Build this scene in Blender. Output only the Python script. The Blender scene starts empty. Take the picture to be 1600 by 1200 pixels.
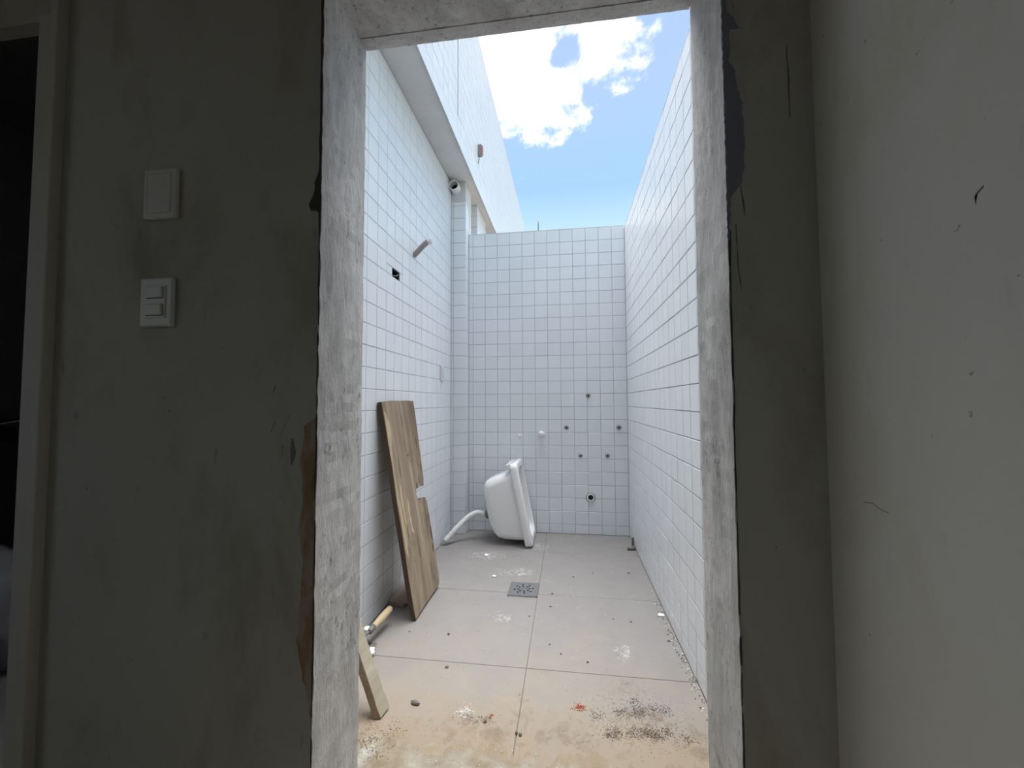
import bpy, bmesh, math, random
from mathutils import Vector, Matrix
random.seed(7)
D = bpy.data
SC = bpy.context.scene
COL = SC.collection

# ------------------------------------------------------------------ camera
YAW, PITCH, ROLL, FPX, CAM_Z = math.radians(7.7871), math.radians(2.5634), math.radians(-0.2697), 629.98, 1.0079
Fv = Vector((-math.sin(YAW)*math.cos(PITCH), math.cos(YAW)*math.cos(PITCH), math.sin(PITCH)))
r0 = Vector((math.cos(YAW), math.sin(YAW), 0)); u0 = r0.cross(Fv)
Rv = r0*math.cos(ROLL) + u0*math.sin(ROLL); Uv = -r0*math.sin(ROLL) + u0*math.cos(ROLL)
cam = D.objects.new('camera', D.cameras.new('camera')); COL.objects.link(cam)
cam.matrix_world = Matrix(((Rv.x, Uv.x, -Fv.x, 0), (Rv.y, Uv.y, -Fv.y, 0), (Rv.z, Uv.z, -Fv.z, CAM_Z), (0, 0, 0, 1)))
cam.data.sensor_width = 36; cam.data.lens = FPX*36/1600
cam.data.clip_start = 0.02; cam.data.clip_end = 300
SC.camera = cam

# ------------------------------------------------------------------ view and sky
SC.view_settings.view_transform = 'Standard'
SC.view_settings.look = 'None'
SC.view_settings.gamma = 1
SC.view_settings.use_curve_mapping = False
SC.view_settings.exposure = 0.1
SKY_STRENGTH = 1.0
CLOUD_LEVEL = 1.35

W = D.worlds.new('sky'); SC.world = W; W.use_nodes = True
nt = W.node_tree; nt.nodes.clear()


def N(tree, typ, **kw):
    n = tree.nodes.new(typ)
    for k, v in kw.items():
        if k == 'inp':
            for i, val in v.items():
                n.inputs[i].default_value = val
        else:
            setattr(n, k, v)
    return n


def L(tree, a, b):
    tree.links.new(a, b)


def math_node(tree, op, a, b=None, clamp=False):
    n = tree.nodes.new('ShaderNodeMath'); n.operation = op; n.use_clamp = clamp
    for i, v in enumerate((a, b)):
        if v is None:
            continue
        if isinstance(v, (int, float)):
            n.inputs[i].default_value = v
        else:
            tree.links.new(v, n.inputs[i])
    return n.outputs[0]


def ramp(tree, fac, stops, interp='LINEAR'):
    n = tree.nodes.new('ShaderNodeValToRGB'); n.color_ramp.interpolation = interp
    els = n.color_ramp.elements
    while len(els) < len(stops):
        els.new(0.5)
    for e, (p, c) in zip(els, stops):
        e.position = p
        e.color = (c, c, c, 1) if isinstance(c, (int, float)) else (*c, 1)
    if fac is not None:
        tree.links.new(fac, n.inputs[0])
    return n.outputs[0]


def mix(tree, fac, a, b, blend='MIX'):
    n = tree.nodes.new('ShaderNodeMix'); n.data_type = 'RGBA'; n.blend_type = blend
    for sock, v in ((n.inputs[0], fac), (n.inputs[6], a), (n.inputs[7], b)):
        if isinstance(v, (int, float)):
            sock.default_value = v
        elif isinstance(v, tuple):
            sock.default_value = (*v, 1)
        else:
            tree.links.new(v, sock)
    return n.outputs[2]


tc = N(nt, 'ShaderNodeTexCoord')
sep = N(nt, 'ShaderNodeSeparateXYZ'); L(nt, tc.outputs['Generated'], sep.inputs[0])
blue = ramp(nt, sep.outputs[2], [(0.0, (0.30, 0.29, 0.27)), (0.02, (0.78, 0.95, 0.97)), (0.36, (0.62, 0.87, 0.97)), (0.47, (0.40, 0.655, 0.96)), (0.62, (0.46, 0.64, 0.93)), (1.0, (0.40, 0.57, 0.88))])
fbm = N(nt, 'ShaderNodeTexNoise', inp={'Scale': 8.5, 'Detail': 10.0, 'Roughness': 0.62, 'Distortion': 0.3})
L(nt, tc.outputs['Generated'], fbm.inputs['Vector'])
low = N(nt, 'ShaderNodeTexNoise', inp={'Scale': 1.7, 'Detail': 2.0, 'Roughness': 0.5})
mp = N(nt, 'ShaderNodeMapping', inp={'Location': (3.3, 1.2, 0.4)})
L(nt, tc.outputs['Generated'], mp.inputs[0]); L(nt, mp.outputs[0], low.inputs['Vector'])
dist = N(nt, 'ShaderNodeVectorMath', operation='DISTANCE')
L(nt, tc.outputs['Generated'], dist.inputs[0]); dist.inputs[1].default_value = (-0.070, 0.716, 0.694)
blob = math_node(nt, 'MULTIPLY', math_node(nt, 'SUBTRACT', 0.160, dist.outputs['Value']), 5.0)
gen = math_node(nt, 'MULTIPLY', math_node(nt, 'SUBTRACT', low.outputs[0], 0.56), 3.0)
gap = N(nt, 'ShaderNodeVectorMath', operation='DISTANCE')
L(nt, tc.outputs['Generated'], gap.inputs[0]); gap.inputs[1].default_value = (0.004, 0.744, 0.668)
shape = math_node(nt, 'SUBTRACT', math_node(nt, 'MAXIMUM', blob, gen), math_node(nt, 'MULTIPLY', math_node(nt, 'SUBTRACT', 0.060, gap.outputs['Value'], True), 14.0))
dens = math_node(nt, 'ADD', shape, math_node(nt, 'MULTIPLY', math_node(nt, 'SUBTRACT', fbm.outputs[0], 0.5), 2.3))
cmask = ramp(nt, math_node(nt, 'ADD', dens, 0.5), [(0.36, 0.0), (0.66, 1.0)], 'EASE')
hmask = ramp(nt, sep.outputs[2], [(0.05, 0.0), (0.25, 1.0)])
cm = math_node(nt, 'MULTIPLY', cmask, hmask)
cl = N(nt, 'ShaderNodeCombineColor'); 
for i in range(3):
    cl.inputs[i].default_value = CLOUD_LEVEL
skyc = mix(nt, cm, blue, cl.outputs[0])
bg = N(nt, 'ShaderNodeBackground', inp={'Strength': SKY_STRENGTH}); L(nt, skyc, bg.inputs[0])
wo = N(nt, 'ShaderNodeOutputWorld'); L(nt, bg.outputs[0], wo.inputs[0])

# sun diffused by the bright cloud
sun = D.objects.new('cloud_sun', D.lights.new('cloud_sun', 'SUN')); COL.objects.link(sun)
sun.data.energy = 7.8; sun.data.angle = math.radians(54); sun.data.color = (1.0, 0.99, 0.975)
sun.rotation_euler = Vector((-0.05, 0.17, 0.98)).to_track_quat('Z', 'Y').to_euler()

# ------------------------------------------------------------------ materials
def mat(name, base, rough=0.6, metal=0.0, spec=0.5):
    m = D.materials.new(name); m.use_nodes = True
    t = m.node_tree; b = t.nodes['Principled BSDF']
    b.inputs['Base Color'].default_value = (*base, 1)
    b.inputs['Roughness'].default_value = rough
    b.inputs['Metallic'].default_value = metal
    b.inputs['Specular IOR Level'].default_value = spec
    return m, t, b


def noise(t, vec, scale, detail=6, rough=0.6, dist=0.0):
    n = N(t, 'ShaderNodeTexNoise', inp={'Scale': scale, 'Detail': detail, 'Roughness': rough, 'Distortion': dist})
    if vec is not None:
        L(t, vec, n.inputs['Vector'])
    return n.outputs[0]


def pos(t, scale=(1, 1, 1), loc=(0, 0, 0)):
    g = N(t, 'ShaderNodeNewGeometry'); m = N(t, 'ShaderNodeMapping', inp={'Scale': scale, 'Location': loc})
    L(t, g.outputs['Position'], m.inputs[0]); return m.outputs[0]


def objc(t, scale=(1, 1, 1), loc=(0, 0, 0)):
    g = N(t, 'ShaderNodeTexCoord'); m = N(t, 'ShaderNodeMapping', inp={'Scale': scale, 'Location': loc})
    L(t, g.outputs['Object'], m.inputs[0]); return m.outputs[0]


def bump(t, b, h, strength=0.3, distance=0.002):
    n = N(t, 'ShaderNodeBump', inp={'Strength': strength, 'Distance': distance})
    L(t, h, n.inputs['Height']); L(t, n.outputs[0], b.inputs['Normal'])


M = {}
# glazed wall tile
m, t, b = mat('tile_glaze', (0.80, 0.805, 0.80), 0.24); M['tile'] = m
oi = N(t, 'ShaderNodeObjectInfo')
c = mix(t, oi.outputs['Random'], (0.815, 0.85, 0.89), (0.855, 0.885, 0.92))
sm = ramp(t, noise(t, pos(t), 2.2, 5, 0.6), [(0.45, 0.0), (0.75, 1.0)])
c = mix(t, math_node(t, 'MULTIPLY', sm, 0.25), c, (0.80, 0.795, 0.785))
L(t, c, b.inputs['Base Color'])
bump(t, b, noise(t, pos(t), 14, 2), 0.10, 0.004)
# grout
m, t, b = mat('grout', (0.6, 0.6, 0.6), 0.9); M['grout'] = m
L(t, mix(t, noise(t, pos(t), 9, 5), (0.38, 0.40, 0.43), (0.56, 0.58, 0.61)), b.inputs['Base Color'])
m, t, b = mat('weathered_grout', (0.3, 0.3, 0.3), 0.95); M['grout_dark'] = m
L(t, mix(t, noise(t, pos(t), 9, 5), (0.20, 0.205, 0.21), (0.36, 0.365, 0.37)), b.inputs['Base Color'])
# white plaster (soffit and pier heads)
m, t, b = mat('white_plaster', (0.66, 0.66, 0.65), 0.85); M['plaster'] = m
c = mix(t, noise(t, pos(t), 5, 8, 0.65), (0.56, 0.56, 0.555), (0.74, 0.74, 0.73)); L(t, c, b.inputs['Base Color'])
bump(t, b, noise(t, pos(t), 60, 4), 0.25, 0.002)
# rough cement render on the reveals
def cement(name, lo, hi, dark):
    m, t, b = mat(name, lo, 0.92)
    p = pos(t, (1, 1, .35))
    a = ramp(t, noise(t, p, 9, 9, 0.7, 0.4), [(0.3, lo), (0.7, hi)])
    pit = ramp(t, noise(t, pos(t, (1, 1, .6)), 70, 5, 0.75), [(0.32, 1.0), (0.45, 0.0)])
    big = ramp(t, noise(t, pos(t), 4.5, 5, 0.6), [(0.42, 0.0), (0.62, 1.0)])
    c = mix(t, math_node(t, 'MULTIPLY', pit, math_node(t, 'ADD', math_node(t, 'MULTIPLY', big, 0.8), 0.15)), a, dark)
    L(t, c, b.inputs['Base Color'])
    h = math_node(t, 'ADD', noise(t, p, 55, 8, 0.75), math_node(t, 'MULTIPLY', noise(t, pos(t, (1, 1, .2)), 14, 5), 1.2))
    bump(t, b, h, 0.75, 0.006)
    return m
M['cement'] = cement('cement_render', (0.42, 0.41, 0.40), (0.84, 0.825, 0.81), (0.13, 0.125, 0.12))
M['cement_light'] = cement('cement_light', (0.58, 0.56, 0.55), (0.78, 0.77, 0.76), (0.3, 0.19, 0.18))
# interior paint
def paint(name, lo, hi, stainc, wear=1.0):
    m, t, b = mat(name, lo, 0.75)
    p = pos(t)
    a = mix(t, noise(t, p, 2.3, 6, 0.6), lo, hi)
    st = ramp(t, noise(t, pos(t, (1, 1, .5)), 3.7, 7, 0.65, 0.3), [(0.50, 0.0), (0.68, 1.0)])
    a = mix(t, math_node(t, 'MULTIPLY', st, 0.8), a, stainc)
    sc = ramp(t, noise(t, pos(t, (1, 1, .4)), 26, 3, 0.6), [(0.66, 0.0), (0.76, 1.0)])
    a = mix(t, math_node(t, 'MULTIPLY', sc, 0.5*wear), a, (0.17, 0.16, 0.145))
    dt = ramp(t, noise(t, pos(t, loc=(5, 3, 1)), 75, 2, 0.5), [(0.755, 0.0), (0.785, 1.0)])
    a = mix(t, math_node(t, 'MULTIPLY', dt, 0.5+0.2*wear), a, (0.10, 0.09, 0.08))
    L(t, a, b.inputs['Base Color'])
    bump(t, b, noise(t, p, 40, 5), 0.2, 0.002)
    return m
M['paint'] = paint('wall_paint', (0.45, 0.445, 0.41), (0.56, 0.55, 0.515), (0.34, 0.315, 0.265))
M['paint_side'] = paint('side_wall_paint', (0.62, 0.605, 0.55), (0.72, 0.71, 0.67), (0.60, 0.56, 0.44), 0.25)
m, t, b = mat('dark_paint', (0.10, 0.105, 0.10), 0.8); M['dark_room'] = m
L(t, mix(t, noise(t, pos(t), 4), (0.26, 0.27, 0.27), (0.36, 0.37, 0.36)), b.inputs['Base Color'])
# floor porcelain
m, t, b = mat('floor_porcelain', (0.5, 0.48, 0.46), 0.5); M['floor'] = m
p = pos(t)
base = mix(t, noise(t, p, 7, 7, 0.65), (0.258, 0.243, 0.236), (0.318, 0.301, 0.291))
sepp = N(t, 'ShaderNodeSeparateXYZ'); L(t, p, sepp.inputs[0])
near = ramp(t, math_node(t, 'ADD', math_node(t, 'MULTIPLY', math_node(t, 'SUBTRACT', 2.25, sepp.outputs[1]), 0.75), math_node(t, 'MULTIPLY', math_node(t, 'SUBTRACT', noise(t, p, 4.5, 7, 0.65, 0.3), 0.5), 0.9)), [(0.30, 0.0), (0.95, 1.0)])
base = mix(t, math_node(t, 'MULTIPLY', near, 0.85), base, (0.395, 0.325, 0.245))
dust = ramp(t, noise(t, pos(t, loc=(4, 2, 0)), 11, 8, 0.7, 0.5), [(0.60, 0.0), (0.72, 1.0)])
base = mix(t, math_node(t, 'MULTIPLY', dust, 0.35), base, (0.43, 0.42, 0.41))
dirt = ramp(t, noise(t, pos(t, loc=(1, 7, 0)), 5, 8, 0.7, 0.2), [(0.56, 0.0), (0.72, 1.0)])
base = mix(t, math_node(t, 'MULTIPLY', math_node(t, 'MULTIPLY', dirt, near), 0.55), base, (0.25, 0.195, 0.135))
def spots(col_in, pts, colr, amt, sc=38):
    p2 = pos(t); tot = None
    for (x, y, rx, ry) in pts:
        v = N(t, 'ShaderNodeVectorMath', operation='SUBTRACT'); L(t, p2, v.inputs[0]); v.inputs[1].default_value = (x, y, 0)
        w_ = N(t, 'ShaderNodeVectorMath', operation='MULTIPLY'); L(t, v.outputs[0], w_.inputs[0]); w_.inputs[1].default_value = (1/rx, 1/ry, 0)
        l_ = N(t, 'ShaderNodeVectorMath', operation='LENGTH'); L(t, w_.outputs[0], l_.inputs[0])
        f_ = math_node(t, 'SUBTRACT', 1.0, l_.outputs['Value'], True)
        tot = f_ if tot is None else math_node(t, 'MAXIMUM', tot, f_)
    nz = noise(t, p2, sc, 6, 0.7, 0.6)
    msk = ramp(t, math_node(t, 'ADD', math_node(t, 'MULTIPLY', math_node(t, 'MINIMUM', tot, 0.6), 0.5), math_node(t, 'MULTIPLY', math_node(t, 'SUBTRACT', nz, 0.5), 1.7)), [(0.26, 0.0), (0.55, 1.0)])
    return mix(t, math_node(t, 'MULTIPLY', msk, amt), col_in, colr)
base = spots(base, [(-.29, 2.42, .16, .09), (-.55, 2.66, .22, .10), (-.31, 1.905, .07, .05), (.215, 1.71, .06, .10), (-.2, 2.86, .12, .10), (-.34, 1.325, .05, .03)], (0.60, 0.60, 0.59), .75)
band = ramp(t, math_node(t, 'ADD', math_node(t, 'MULTIPLY', math_node(t, 'SUBTRACT', 1.44, sepp.outputs[1]), 2.6), math_node(t, 'MULTIPLY', math_node(t, 'SUBTRACT', noise(t, p, 7, 8, 0.7, 0.4), 0.5), 1.3)), [(0.05, 0.0), (0.55, 1.0)])
base = mix(t, math_node(t, 'MULTIPLY', band, 0.7), base, (0.36, 0.275, 0.185))
spk = ramp(t, noise(t, p, 150, 3, 0.6), [(0.64, 0.0), (0.70, 1.0)])
base = mix(t, math_node(t, 'MULTIPLY', math_node(t, 'MULTIPLY', spk, band), 0.6), base, (0.15, 0.11, 0.075))
base = spots(base, [(-.30, 1.27, .30, .10), (.02, 1.26, .25, .09), (-.58, 1.20, .12, .10), (.22, 1.36, .20, .11), (.20, 1.50, .12, .08), (.36, 1.30, .1, .12), (-.16, 1.30, .06, .2)], (0.21, 0.155, 0.095), .7, 16)
base = spots(base, [(.21, 1.40, .14, .05), (.24, 1.315, .14, .05), (.13, 1.30, .06, .05), (-.30, 1.30, .06, .03)], (0.09, 0.07, 0.05), .8, 60)
L(t, base, b.inputs['Base Color'])
L(t, ramp(t, noise(t, p, 9, 5), [(0.3, 0.42), (0.7, 0.62)]), b.inputs['Roughness'])
m, t, b = mat('floor_joint', (0.22, 0.20, 0.18), 0.95); M['joint'] = m
L(t, mix(t, noise(t, pos(t), 30), (0.14, 0.13, 0.12), (0.34, 0.32, 0.29)), b.inputs['Base Color'])
# mortar screed
m, t, b = mat('mortar_screed', (0.6, 0.55, 0.47), 0.95); M['mortar'] = m
p = pos(t)
c = ramp(t, noise(t, p, 9, 9, 0.68, 0.4), [(0.30, (0.19, 0.15, 0.09)), (0.42, (0.31, 0.26, 0.185)), (0.54, (0.40, 0.365, 0.305)), (0.68, (0.56, 0.55, 0.51))])
sp = ramp(t, noise(t, p, 90, 4, 0.7), [(0.66, 0.0), (0.74, 1.0)])
c = mix(t, math_node(t, 'MULTIPLY', sp, 0.5), c, (0.28, 0.2, 0.14))
sy = N(t, 'ShaderNodeSeparateXYZ'); L(t, p, sy.inputs[0])
ed = ramp(t, math_node(t, 'ADD', math_node(t, 'MULTIPLY', math_node(t, 'SUBTRACT', sy.outputs[1], 1.13), 6.0), math_node(t, 'MULTIPLY', math_node(t, 'SUBTRACT', noise(t, p, 13, 8, 0.7, 0.3), 0.5), 2.2)), [(0.0, 0.0), (0.5, 1.0)])
c = mix(t, math_node(t, 'MULTIPLY', ed, 0.9), c, (0.36, 0.28, 0.19)); L(t, c, b.inputs['Base Color'])
bump(t, b, noise(t, p, 24, 8, 0.7), 0.6, 0.006)


def wood(name, cols, rough=0.75, stain=(0.07, 0.05, 0.035), amount=0.7, gs=1.0):
    m, t, b = mat(name, cols[0], rough)
    g = objc(t, (18*gs, 1.6*gs, 18*gs)); g2 = objc(t, (60*gs, 3*gs, 60*gs)); g3 = objc(t, (5, 1.8, 5))
    c = ramp(t, noise(t, g, 1.0, 6, 0.6, 0.9), [(0.3, cols[0]), (0.5, cols[1]), (0.72, cols[2])])
    c = mix(t, math_node(t, 'MULTIPLY', ramp(t, noise(t, g2, 1.0, 4), [(0.42, 1.0), (0.55, 0.0)]), 0.4), c, cols[0])
    c = mix(t, math_node(t, 'MULTIPLY', ramp(t, noise(t, g3, 1.6, 7, 0.7), [(0.52, 0.0), (0.72, 1.0)]), amount), c, stain)
    L(t, c, b.inputs['Base Color'])
    bump(t, b, noise(t, g2, 1.0, 5), 0.35, 0.002)
    return m
M['board'] = wood('weathered_board', [(0.17, 0.12, 0.08), (0.31, 0.24, 0.17), (0.45, 0.37, 0.275)], amount=.9, gs=.5)
M['board_edge'] = wood('dark_board_edge', [(0.045, 0.026, 0.018), (0.085, 0.05, 0.032), (0.15, 0.095, 0.06)])
M['board_pale'] = wood('bare_pale_wood', [(0.40, 0.30, 0.17), (0.52, 0.42, 0.26), (0.62, 0.52, 0.34)], amount=0.15)
M['scrap'] = wood('scrap_wood', [(0.22, 0.17, 0.135), (0.32, 0.255, 0.21), (0.42, 0.35, 0.30)], amount=.4)
M['timber'] = wood('pale_batten', [(0.36, 0.32, 0.23), (0.43, 0.39, 0.30), (0.50, 0.46, 0.37)], amount=0.2, stain=(0.35, 0.29, 0.21))
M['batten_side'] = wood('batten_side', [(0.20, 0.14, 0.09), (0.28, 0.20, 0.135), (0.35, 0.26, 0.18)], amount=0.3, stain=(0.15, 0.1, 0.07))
M['handle'] = wood('handle_wood', [(0.55, 0.42, 0.24), (0.66, 0.53, 0.33), (0.74, 0.62, 0.42)], 0.5, amount=0.1)
m, t, b = mat('ceramic_white', (0.9, 0.9, 0.9), 0.1); M['ceramic'] = m
L(t, mix(t, noise(t, objc(t), 8, 6), (0.88, 0.885, 0.89), (0.93, 0.935, 0.94)), b.inputs['Base Color'])
m, t, b = mat('pvc_white', (0.78, 0.78, 0.77), 0.4); M['pvc'] = m
L(t, mix(t, noise(t, objc(t), 25, 4), (0.80, 0.80, 0.79), (0.88, 0.88, 0.88)), b.inputs['Base Color'])
m, t, b = mat('pvc_dirty', (0.35, 0.32, 0.30), 0.7); M['pvc_dirty'] = m
L(t, mix(t, noise(t, objc(t), 30, 5), (0.24, 0.21, 0.20), (0.40, 0.36, 0.33)), b.inputs['Base Color'])
m, t, b = mat('switch_plastic', (0.72, 0.72, 0.70), 0.4); M['plastic'] = m
L(t, mix(t, noise(t, objc(t), 20, 4), (0.66, 0.66, 0.64), (0.76, 0.76, 0.74)), b.inputs['Base Color'])
m, t, b = mat('void_dark', (0.015, 0.015, 0.017), 0.9); M['void'] = m
L(t, mix(t, noise(t, objc(t), 30, 4), (0.010, 0.010, 0.012), (0.03, 0.03, 0.033)), b.inputs['Base Color'])
m, t, b = mat('steel', (0.42, 0.43, 0.44), 0.38, 0.9); M['steel'] = m
L(t, mix(t, noise(t, objc(t), 30, 5), (0.30, 0.31, 0.32), (0.50, 0.51, 0.52)), b.inputs['Base Color'])
m, t, b = mat('old_iron', (0.20, 0.19, 0.18), 0.6, 0.6); M['iron'] = m
L(t, mix(t, noise(t, objc(t), 40, 5), (0.12, 0.11, 0.10), (0.34, 0.33, 0.31)), b.inputs['Base Color'])
m, t, b = mat('lime_white', (0.86, 0.86, 0.84), 0.9); M['lime'] = m
L(t, mix(t, noise(t, objc(t), 50, 5), (0.76, 0.76, 0.74), (0.90, 0.90, 0.88)), b.inputs['Base Color'])
m, t, b = mat('soil_crumb', (0.10, 0.075, 0.055), 1.0); M['soil'] = m
L(t, mix(t, noise(t, pos(t), 60, 3), (0.06, 0.045, 0.035), (0.20, 0.155, 0.115)), b.inputs['Base Color'])
m, t, b = mat('grey_stone', (0.2, 0.19, 0.17), 0.9); M['stone'] = m
L(t, mix(t, noise(t, objc(t), 60, 5), (0.11, 0.10, 0.085), (0.30, 0.27, 0.23)), b.inputs['Base Color'])
m, t, b = mat('brick_red', (0.50, 0.12, 0.05), 0.95); M['brick'] = m
L(t, mix(t, noise(t, pos(t), 120, 4), (0.36, 0.07, 0.03), (0.52, 0.14, 0.06)), b.inputs['Base Color'])
m, t, b = mat('bitumen', (0.035, 0.037, 0.05), 0.7); M['bitumen'] = m
L(t, mix(t, noise(t, pos(t), 14, 6), (0.18, 0.19, 0.26), (0.28, 0.29, 0.36)), b.inputs['Base Color'])
m, t, b = mat('scuff', (0.06, 0.06, 0.06), 0.9); M['scuff'] = m
L(t, mix(t, noise(t, pos(t), 40, 6), (0.03, 0.03, 0.03), (0.10, 0.10, 0.095)), b.inputs['Base Color'])
m, t, b = mat('scuff_soft', (0.2, 0.2, 0.19), 0.9); M['scuff_soft'] = m
L(t, mix(t, noise(t, pos(t), 40, 6), (0.13, 0.125, 0.12), (0.30, 0.295, 0.275)), b.inputs['Base Color'])
m, t, b = mat('wood_crack', (0.06, 0.045, 0.03), 0.95); M['crack'] = m
L(t, mix(t, noise(t, pos(t), 80, 4), (0.04, 0.028, 0.02), (0.15, 0.11, 0.075)), b.inputs['Base Color'])
m, t, b = mat('rust_stain', (0.30, 0.16, 0.08), 0.9); M['rust'] = m
L(t, ramp(t, noise(t, pos(t, (1, 1, .4)), 16, 7, 0.7), [(0.35, (0.26, 0.14, 0.07)), (0.5, (0.36, 0.22, 0.13)), (0.60, (0.42, 0.36, 0.29))]), b.inputs['Base Color'])
m, t, b = mat('casing_paint', (0.40, 0.38, 0.35), 0.6); M['casing'] = m
L(t, mix(t, noise(t, pos(t, (1, 1, .3)), 6, 5), (0.50, 0.48, 0.45), (0.62, 0.60, 0.57)), b.inputs['Base Color'])
m, t, b = mat('blue_grey_sack', (0.40, 0.45, 0.52), 0.55); M['sack'] = m
L(t, mix(t, noise(t, objc(t), 7, 6), (0.34, 0.38, 0.45), (0.52, 0.57, 0.64)), b.inputs['Base Color'])
m, t, b = mat('red_wire', (0.55, 0.12, 0.10), 0.5); M['red'] = m
L(t, mix(t, noise(t, objc(t), 30), (0.5, 0.16, 0.14), (0.62, 0.28, 0.24)), b.inputs['Base Color'])
m, t, b = mat('grey_box', (0.25, 0.26, 0.28), 0.6); M['greybox'] = m
L(t, mix(t, noise(t, objc(t), 30), (0.18, 0.19, 0.21), (0.30, 0.31, 0.33)), b.inputs['Base Color'])
m, t, b = mat('outside_earth', (0.30, 0.25, 0.2), 1.0); M['earth'] = m
L(t, mix(t, noise(t, pos(t), 3, 8), (0.22, 0.18, 0.14), (0.38, 0.33, 0.27)), b.inputs['Base Color'])
m, t, b = mat('black_metal', (0.02, 0.02, 0.022), 0.45, 0.5); M['black'] = m
L(t, mix(t, noise(t, objc(t), 12), (0.014, 0.014, 0.016), (0.03, 0.03, 0.033)), b.inputs['Base Color'])

# ------------------------------------------------------------------ mesh helpers
def link(name, me, m, parent=None, smooth=False):
    o = D.objects.new(name, me); COL.objects.link(o)
    if m is not None and not me.materials:
        me.materials.append(M[m])
    if smooth:
        for p_ in me.polygons:
            p_.use_smooth = True
    if parent is not None:
        o.parent = parent
    return o


def mesh(name, verts, faces):
    me = D.meshes.new(name); me.from_pydata([tuple(v) for v in verts], [], faces); me.update(); return me


def from_bm(name, bm, m, parent=None, smooth=False):
    bmesh.ops.recalc_face_normals(bm, faces=bm.faces)
    me = D.meshes.new(name); bm.to_mesh(me); bm.free()
    return link(name, me, m, parent, smooth)


BOXF = [(0, 1, 3, 2), (4, 6, 7, 5), (0, 4, 5, 1), (2, 3, 7, 6), (0, 2, 6, 4), (1, 5, 7, 3)]


def add_box(bm, x0, x1, y0, y1, z0, z1):
    vs = [bm.verts.new((x, y, z)) for x in (x0, x1) for y in (y0, y1) for z in (z0, z1)]
    for f in BOXF:
        bm.faces.new([vs[i] for i in f])


def box(name, x0, x1, y0, y1, z0, z1, m, parent=None, bev=0.0, seg=2):
    bm = bmesh.new(); add_box(bm, x0, x1, y0, y1, z0, z1)
    if bev:
        bmesh.ops.bevel(bm, geom=bm.edges[:], offset=bev, segments=seg, affect='EDGES', profile=0.5)
    return from_bm(name, bm, m, parent)


def boxes(name, lst, m, parent=None):
    bm = bmesh.new()
    for a in lst:
        add_box(bm, *a)
    return from_bm(name, bm, m, parent)


def tube(name, pts, radii, m, parent=None, seg=16, caps=True, hollow=0.0):
    """tube along a polyline; radii a number or list"""
    bm = bmesh.new()
    pts = [Vector(p_) for p_ in pts]; n = len(pts)
    if isinstance(radii, (int, float)):
        radii = [radii]*n
    rings = []
    up = None
    for i, p_ in enumerate(pts):
        d = (pts[min(i+1, n-1)] - pts[max(i-1, 0)]).normalized()
        if up is None:
            up = d.orthogonal().normalized()
        else:
            up = (up - d*up.dot(d)).normalized()
        side = d.cross(up)
        rings.append([bm.verts.new(p_ + (up*math.cos(2*math.pi*k/seg) + side*math.sin(2*math.pi*k/seg))*radii[i]) for k in range(seg)])
    for a, b_ in zip(rings, rings[1:]):
        for k in range(seg):
            bm.faces.new((a[k], a[(k+1) % seg], b_[(k+1) % seg], b_[k]))
    if caps:
        bm.faces.new(rings[0]); bm.faces.new(rings[-1])
    return from_bm(name, bm, m, parent, True)


def pipe_end(name, base, axis, r, wall, length, m, parent=None, seg=24, depth=None):
    """hollow pipe stub: outer wall, lip and inner wall with a closed bottom"""
    a = Vector(axis).normalized(); u = a.orthogonal().normalized(); v = a.cross(u); base = Vector(base)
    depth = depth or length*0.9
    prof = [(0, r), (length-0.001, r), (length, r-0.001), (length, r-wall), (length-depth, r-wall)]
    bm = bmesh.new(); rings = []
    for h, rr in prof:
        rings.append([bm.verts.new(base + a*h + (u*math.cos(2*math.pi*k/seg)+v*math.sin(2*math.pi*k/seg))*rr) for k in range(seg)])
    for A, B in zip(rings, rings[1:]):
        for k in range(seg):
            bm.faces.new((A[k], A[(k+1) % seg], B[(k+1) % seg], B[k]))
    bm.faces.new(rings[-1]); bm.faces.new(rings[0])
    return from_bm(name, bm, m, parent)


def disc(name, c_, axis, r, th, m, parent=None, seg=24):
    a = Vector(axis).normalized(); c_ = Vector(c_)
    return tube(name, [c_, c_ + a*th], r, m, parent, seg)


def prism(name, outline, th, m, mat_w, parent=None, bev=0.0, jitter=0.0):
    """outline (u,v) extruded from n=0 to n=th, placed by matrix mat_w"""
    bm = bmesh.new()
    vs = [bm.verts.new((u, v, 0)) for u, v in outline]
    f = bm.faces.new(vs)
    r = bmesh.ops.extrude_face_region(bm, geom=[f])
    for e in r['geom']:
        if isinstance(e, bmesh.types.BMVert):
            e.co.z += th
    if bev:
        bmesh.ops.bevel(bm, geom=bm.edges[:], offset=bev, segments=1, affect='EDGES')
    big = [f for f in bm.faces if len(f.verts) > 4]
    bmesh.ops.triangulate(bm, faces=big)
    o = from_bm(name, bm, m, parent)
    o.matrix_world = mat_w
    return o


def empty(name, loc=(0, 0, 0)):
    o = D.objects.new(name, None); o.empty_display_size = 0.05; o.location = loc; COL.objects.link(o); return o


def tag(o, label, cat, group=None, kind=None):
    o['label'] = label; o['category'] = cat
    if group:
        o['group'] = group
    if kind:
        o['kind'] = kind
    return o


def struct(o, label=None, cat=None):
    o['kind'] = 'structure'
    if label:
        o['label'] = label
    if cat:
        o['category'] = cat
    return o


def adopt(child, parent):
    """parent without moving the child (parents here stand at their own base)"""
    bpy_inv = parent.matrix_basis.inverted()
    child.parent = parent; child.matrix_parent_inverse = bpy_inv
    return child


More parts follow.
